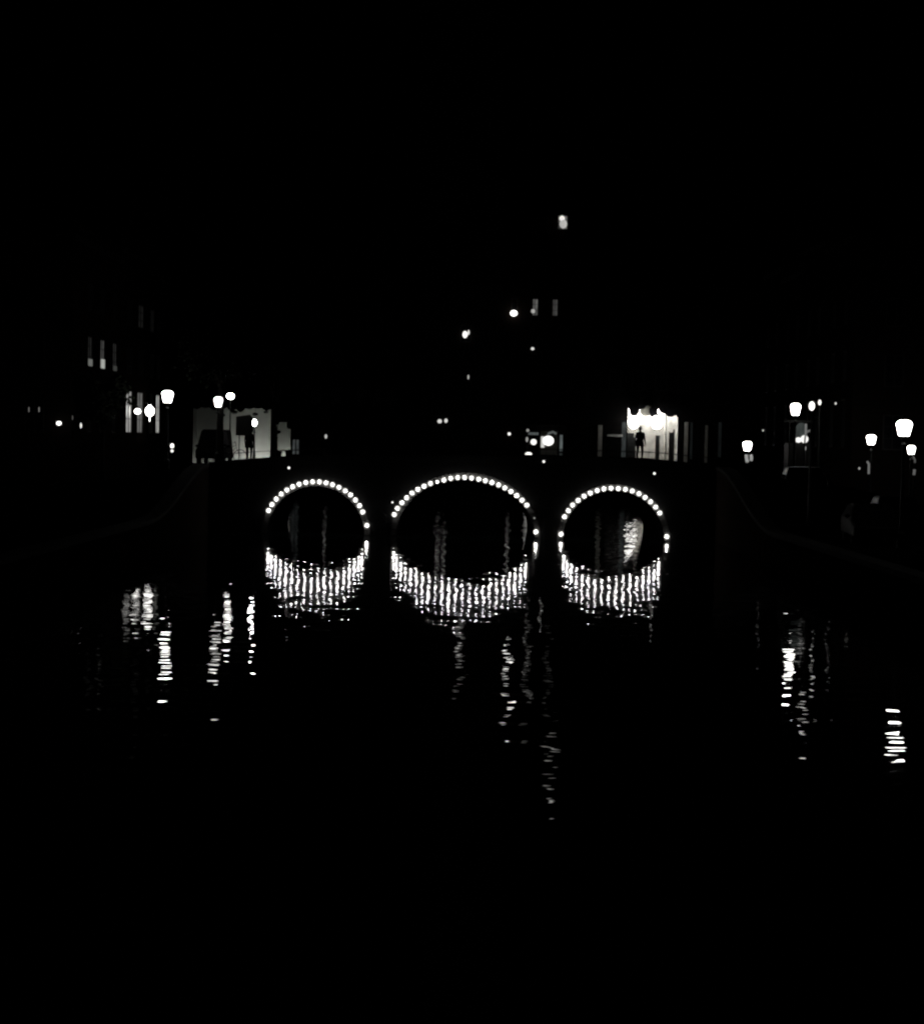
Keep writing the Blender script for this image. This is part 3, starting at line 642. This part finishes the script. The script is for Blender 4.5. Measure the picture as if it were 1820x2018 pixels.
glow_tube('self-glowing post under the lowest street lamp at the right edge', [(1799, 901), (1802, 906), (1802, 912)], 91, .05, .07)
glow_tube('short self-glowing post at the right edge, standing lowest', [(1801.5, 925), (1800, 936)], 91, .07, .1)

# ------------------------------------------------------------ people
def person(label, loc, rotz, H, stride=.16, arm=.2, clothes=CLOTH, skin=SKIN, hair=CLOTH, head_turn=0):
    k = H/1.75
    t = thing('person', label, 'person', loc, rotz)
    V = {'pel': (0, 0, .95, .15), 'waist': (0, 0, 1.08, .135), 'chest': (0, 0, 1.28, .165), 'neckb': (0, 0, 1.45, .085), 'neck': (0, -.01, 1.52, .055)}
    E = [('pel', 'waist'), ('waist', 'chest'), ('chest', 'neckb'), ('neckb', 'neck')]
    for s, n in ((-1, 'l'), (1, 'r')):
        f = stride*s
        V.update({n+'hip': (.1*s, 0, .88, .1), n+'knee': (.12*s, -f*.6-.02, .5, .068), n+'ank': (.12*s, -f+.02, .09, .045), n+'toe': (.135*s, -f-.15, .035, .035),
                  n+'sh': (.19*s, 0, 1.41, .07), n+'el': (.25*s, .03-arm*s*.3, 1.14, .048), n+'wr': (.25*s, -.08-arm*s*.3, .9, .03), n+'palm': (.25*s, -.1-arm*s*.3, .83, .035)})
        E += [('pel', n+'hip'), (n+'hip', n+'knee'), (n+'knee', n+'ank'), (n+'ank', n+'toe'), ('chest', n+'sh'), (n+'sh', n+'el'), (n+'el', n+'wr'), (n+'wr', n+'palm')]
    me = bpy.data.meshes.new('body'); names = list(V)
    me.from_pydata([tuple(c*k for c in V[n][:3]) for n in names], [(names.index(a), names.index(b_)) for a, b_ in E], [])
    o = bpy.data.objects.new('body', me); COL.objects.link(o); o.parent = t
    sk = o.modifiers.new('skin', 'SKIN'); sk.use_smooth_shade = True
    for i, n in enumerate(names): r = V[n][3]*k; me.skin_vertices[0].data[i].radius = (r, r); me.skin_vertices[0].data[i].use_root = (n == 'pel')
    o.modifiers.new('sub', 'SUBSURF').levels = 1; me.materials.append(clothes)
    hd = MB()
    prof = [(.01, -.13), (.045, -.12), (.062, -.07), (.072, 0), (.078, .05), (.07, .09), (.045, .12), (.01, .13)]
    hd.lathe([(r*k, z*k) for r, z in prof], (0, -.015*k, 1.635*k), 16, .95, 1.18)
    hd.prism([(-.012*k, 1.6*k), (.012*k, 1.6*k), (.004*k, 1.65*k), (-.004*k, 1.65*k)], -.13*k, -.08*k)
    for s in (-1, 1): hd.ball((s*.073*k, 0, 1.63*k), .022*k, 8, 6, .4, .8, 1.3)
    ho = hd.build('head', skin, t, True)
    MB().lathe([(.078*k, -.02*k), (.088*k, .03*k), (.08*k, .085*k), (.05*k, .125*k), (.01, .14*k)], (0, .012*k, 1.635*k), 16, .97, 1.15).build('hair', hair, t, True)
    coat = MB(); coat.lathe([(.24*k, .72*k), (.215*k, .9*k), (.19*k, 1.1*k), (.225*k, 1.3*k), (.215*k, 1.41*k), (.1*k, 1.48*k), (.07*k, 1.5*k)], (0, 0, 0), 18, 1, .68)
    coat.build('coat', clothes, t, True)
    for s in (-1, 1):
        hb = MB(); bx_, by_, bz_ = .25*s*k, (-.1-arm*s*.3)*k, .81*k
        hb.ball((bx_, by_, bz_), .036*k, 10, 7, .45, 1, 1.2)
        for q, (dy, ln) in enumerate(((-.027, .07), (-.009, .082), (.009, .078), (.026, .062))):
            hb.tube([(bx_, by_+dy*k, bz_-.03*k), (bx_-.006*s*k, by_+dy*k, bz_-(.03+ln*.55)*k), (bx_-.022*s*k, by_+dy*k, bz_-(.03+ln)*k)], [.009*k, .008*k, .006*k], 6)
        hb.tube([(bx_, by_-.028*k, bz_+.02*k), (bx_-.01*s*k, by_-.055*k, bz_-.01*k), (bx_-.015*s*k, by_-.06*k, bz_-.04*k)], [.011*k, .009*k, .007*k], 6)
        hb.build('hand', skin, t, True)
    return t
p = at(1260, 898, 93); person('person in dark clothes standing with legs apart before the bright store', (p.x, 93, deck(p.x)), R(18), 1.8, stride=.07, arm=.12)
p = at(490.5, 905, 92); person('person in a dark coat standing under the dark notice board', (p.x, 92, deck(p.x)), R(170), 1.72, stride=.04, arm=.05)

b = MB()  # low wall added to block the reflection of the lone street lamp
Xp = np.linspace(12.52, 20.5, 17)
for x0, x1 in zip(Xp[:-1], Xp[1:]):
    n = len(b.v); z0, z1 = deck(x0), deck(x1)
    b.v += [(x0, 0, z0-.3), (x0, .35, z0-.3), (x0, 0, z0+.55), (x0, .35, z0+.55), (x1, 0, z1-.3), (x1, .35, z1-.3), (x1, 0, z1+.55), (x1, .35, z1+.55)]
    b.f += [tuple(n+i for i in f) for f in ((0,1,3,2), (4,6,7,5), (0,2,6,4), (1,5,7,3), (2,3,7,6), (0,4,5,1))]
t = thing('added_parapet', 'added low dark wall along the right bridge approach, blocking a lamp reflection', 'wall', (0, 85, 0)); b.build('brickwork', ARCHBRICK, t)

# ------------------------------------------------------------ notice board, trees, bikes, van, cars
p0 = at(464.5, 858, 91); p1 = at(498.5, 817, 91); zb = deck(p0.x)
nb = thing('notice_board', 'dark square notice board on two legs before the dim shop', 'notice board', ((p0.x+p1.x)/2, 91, zb), 0)
hw = (p1.x-p0.x)/2
MB().prism([(-hw, p0.z-zb), (hw-.08, p0.z-zb), (hw, p0.z-zb+.25), (hw, p1.z-zb-.2), (hw-.15, p1.z-zb), (-hw+.0, p1.z-zb-.12)], -.03, .03).build('board', IRON, nb)
for x in (-hw+.18, hw-.24): MB().tube([(x, .05, 0), (x, .05, p1.z-zb-.3)], .03, 8).build('leg', IRON, nb)

def tree(label, x, y, D, r, htop, crown_c, crown_r, seed, n=2600):
    rnd = random.Random(seed); p = at(x, y, D); zb = ground_z(p.x, D) if abs(p.x) > 12.5 else deck(p.x)
    t = thing('elm_tree', label, 'tree', (p.x, D, zb), 0, 'trees by the left end of the bridge')
    b = MB(); cc = Vector(crown_c)-Vector((p.x, D, zb)); H0 = htop-zb
    b.tube([(0, 0, -.1), (.01, 0, .4), (-.03, .02, H0*.5), (.04, 0, H0)], [r*1.35, r, r*.86, r*.7], 10)
    tips = []
    for i in range(9):
        a = i*2.4+rnd.random(); e = Vector((cc.x+math.cos(a)*crown_r[0]*.6, cc.y+math.sin(a)*crown_r[1]*.6, cc.z+rnd.uniform(-.4, .7)*crown_r[2]))
        st = Vector((.04, 0, H0*(.8+.2*rnd.random()))); mid = st.lerp(e, .5)+Vector((0, 0, .4))
        b.tube([st, mid, e], [r*.42, r*.24, .03], 7); tips += [mid, e]
        for q in range(3):
            e2 = mid.lerp(e, .3*q+.2)+Vector((rnd.uniform(-1, 1), rnd.uniform(-1, 1), rnd.uniform(-.2, 1)))*crown_r[0]*.35
            b.tube([mid.lerp(e, .3*q+.1), e2], [.05, .015], 5); tips.append(e2)
    b.build('trunk', BARK, t, True)
    l = MB()
    for i in range(n):
        c = tips[rnd.randrange(len(tips))]+Vector((rnd.gauss(0, .42), rnd.gauss(0, .42), rnd.gauss(0, .38)))*crown_r[0]*.5
        u = Vector((rnd.gauss(0, 1), rnd.gauss(0, 1), rnd.gauss(0, 1))).normalized(); v = u.orthogonal().normalized()*.09; u = u*.13
        l.quad(c-u, c+v, c+u, c-v)
    l.build('crown', LEAF, t)
tree('tree whose dark trunk rises under the street lamp before the dim shop', 434, 870, 89.6, .21, at(434, 803, 89.6).z+1.2, at(420, 690, 90), (2.0, 2.0, 1.6), 3)
tree('tree whose dark trunk stands at the right side of the dim shop window', 538.5, 870, 90, .15, at(538, 780, 90).z, at(560, 700, 90.5), (1.9, 2.0, 1.6), 5)

tree('added low dark tree on the left quay, left of the tall lit windows, blocking window reflections', 203, 900, 88.5, .12, 5.2, at(195, 803, 88.5), (1.25, 1.3, 1.9), 8, 3400)  # added so its crown hides window reflections from the water

def shrub(label, loc, blobs, seed, mat=LEAF):
    rnd = random.Random(seed); t = thing('potted_shrub', label, 'plant', loc, 0)
    b = MB(); core = MB()
    for (x, z, rx, rz) in blobs:
        core.ball((x, 0, z), rx*.93, 12, 8, 1, .6, rz/rx)
        for i in range(int(420*rx*rz/.06)):
            a, e = rnd.random()*6.283, math.acos(rnd.uniform(-1, 1)); q = rnd.uniform(.8, 1.0)
            c = Vector((x+rx*q*math.sin(e)*math.cos(a), rx*.6*q*math.sin(e)*math.sin(a), z+rz*q*math.cos(e)))
            u = Vector((rnd.gauss(0, 1), rnd.gauss(0, 1), rnd.gauss(0, 1))).normalized(); v = u.orthogonal().normalized()*.022; u = u*.035; b.quad(c-u, c+v, c+u, c-v)
    b.v += []; n = len(b.v); b.v += core.v; b.f += [tuple(n+i for i in f) for f in core.f]
    b.build('foliage', mat, t)
    MB().lathe([(.14, 0), (.2, .4), (.22, .42), (.2, .44)], (blobs[0][0], 0, 0), 14).build('pot', STONE, t)
# shrub that closes off the right side of the second lit window, standing on the bridge
q = at(574, 908, 89); zb = deck(q.x)
def bl(px, py, rx, ry): r_ = at(px, py, 89); s = 89/F; return (r_.x-q.x, r_.z-zb, rx*s, ry*s)
shrub('dark tall shrub in a pot right of the second lit shop window', (q.x, 89, zb), [bl(570, 837, 5.5, 9), bl(569, 898, 4.6, 13), bl(574.5, 866, 2, 30), bl(584, 848, 9, 13)], 4)
q = at(544, 908, 89.5); zb = deck(q.x)
shrub('dark narrow shrub in a pot between the trunk and the second lit window', (q.x, 89.5, zb), [bl(545.5, 899, 3.6, 12), bl(547, 851, 4, 3.6), bl(544, 833, 4, 4), bl(543, 870, 1.5, 34)], 9)

def bicycle(label, loc, rotz):
    t = thing('bicycle', label, 'bicycle', loc, rotz, 'bicycles against the bridge railing')
    for x in (-.52, .52):
        wv = MB().torus((x, 0, .34), .325, .02); wv.build('wheel', RUBBER, t)
    f = MB()
    for a, b_ in (((-.52, 0, .34), (-.1, 0, .3)), ((-.1, 0, .3), (-.22, 0, .82)), ((-.52, 0, .34), (-.2, 0, .72)), ((-.1, 0, .3), (.33, 0, .78)), ((-.2, 0, .74), (.32, 0, .86)), ((.31, 0, .95), (.36, 0, .7)), ((.36, 0, .7), (.52, 0, .34)), ((.31, 0, .95), (.28, 0, 1.05))): f.tube([a, b_], .017, 6)
    f.build('frame', IRON, t)
    MB().tube([(.2, -.28, 1.02), (.29, -.2, 1.06), (.29, .2, 1.06), (.2, .28, 1.02)], .014, 6).build('handlebar', IRON, t)
    MB().ball((-.24, 0, .88), .12, 12, 7, 1.15, .7, .35).build('saddle', RUBBER, t)
    return t
for x, lab in ((452, 'bicycle against the railing left of the person and notice board'),):
    p = at(x, 900, 86.2); bicycle(lab, (p.x, 86.2, deck(p.x)), R(3))

def car(label, loc, rotz, paint, H=1.45, Lg=4.2, Wd=1.75, van=False):
    t = thing('parked_car', label, 'car', loc, rotz, 'cars parked by the bridge'); hw = Wd/2
    if van: side = [(-Lg/2, .35), (Lg/2, .35), (Lg/2, .8), (Lg*.36, .98), (Lg*.24, H-.06), (Lg*.1, H), (-Lg*.46, H), (-Lg/2, H*.9)]
    else: side = [(-Lg/2, .3), (Lg/2, .3), (Lg/2, .68), (Lg*.3, .88), (Lg*.13, H-.05), (0, H), (-Lg*.28, H-.04), (-Lg*.42, .98), (-Lg/2, .85)]
    b = MB(); n = len(side)
    lay = [(-hw, .0), (-hw*.97, 0)]
    def ins(z): return .0 if z < .95 else .16*(z-.95)/(H-.95)
    for s in (-1, 1):
        b.v += [(x, s*(hw-ins(z)), z) for x, z in side]
    b.f.append(tuple(range(n-1, -1, -1))); b.f.append(tuple(range(n, 2*n)))
    for i in range(n): j = (i+1) % n; b.f.append((i, j, n+j, n+i))
    o = b.build('body', paint, t); m = o.modifiers.new('bevel', 'BEVEL'); m.width = .07; m.segments = 3
    zt = H-.12; zb_ = .98
    for s in (-1, 1):
        x0, x1 = (-Lg*.3, Lg*.12) if not van else (-Lg*.02, Lg*.24)
        yy = s*(hw+.006)
        MB().quad((x0-.12, yy, zb_), (x1+.18, yy, zb_), (x1-.1, s*(hw-ins(zt)+.008), zt), (x0+.05, s*(hw-ins(zt)+.008), zt)).build('side_window', GLASS, t)
    a, c = ((Lg*.36, .98), (Lg*.24, H-.06)) if van else ((Lg*.3, .88), (Lg*.13, H-.05))
    fr = lambda u, s: (a[0]+(c[0]-a[0])*u+.01, s*(hw-.14-ins(a[1]+(c[1]-a[1])*u)), a[1]+(c[1]-a[1])*u+.012)
    MB().quad(fr(.1, -1), fr(.1, 1), fr(.92, 1), fr(.92, -1)).build('windscreen', GLASS, t)
    for x in (-Lg*.31, Lg*.31):
        for s in (-1, 1):
            wv = MB().torus((x, s*(hw-.09), .32), .24, .1).build('wheel', RUBBER, t)
            MB().tube([(x, s*(hw-.12), .32), (x, s*(hw+.0), .32)], .17, 14).build('rim', STONE, wv)
    for s in (-1, 1):
        MB().ball((Lg/2, s*(hw-.25), .64), .11, 10, 7, .4, 1.2, .8).build('headlight', GLASS, t)
        MB().box(-Lg/2-.015, -Lg/2+.02, s*(hw-.16)-.1, s*(hw-.16)+.1, .66, .84).build('tail_light', GLASS, t)
        MB().ball((Lg*.2, s*(hw+.1), 1.02), .09, 8, 6, .5, 1, .8).build('wing_mirror', paint, t)
    return t
p = at(414, 900, 92.5); car('dark van seen end-on behind the trunk left of the dim shop', (p.x, 94.2, ground_z(p.x, 94)), R(-90), CARBODY, 1.92, 4.2, 1.5, van=True)
for (x, y, D, lab, pt) in ((1717, 1000, 64, 'added dark car on the right quay in front of the grey one, blocking a lamp reflection', CARBODY), (1583, 960, 79, 'dark car with a glinting roof parked below the kiosk', CARBODY), (1765, 960, 72, 'grey car parked left of the right edge, its roof catching light', CARBODY2)):  # nearest car is added to block a street lamp's reflection
    p = at(x, y, D); car(lab, (p.x, D, ground_z(p.x, D)), R(-96), pt)
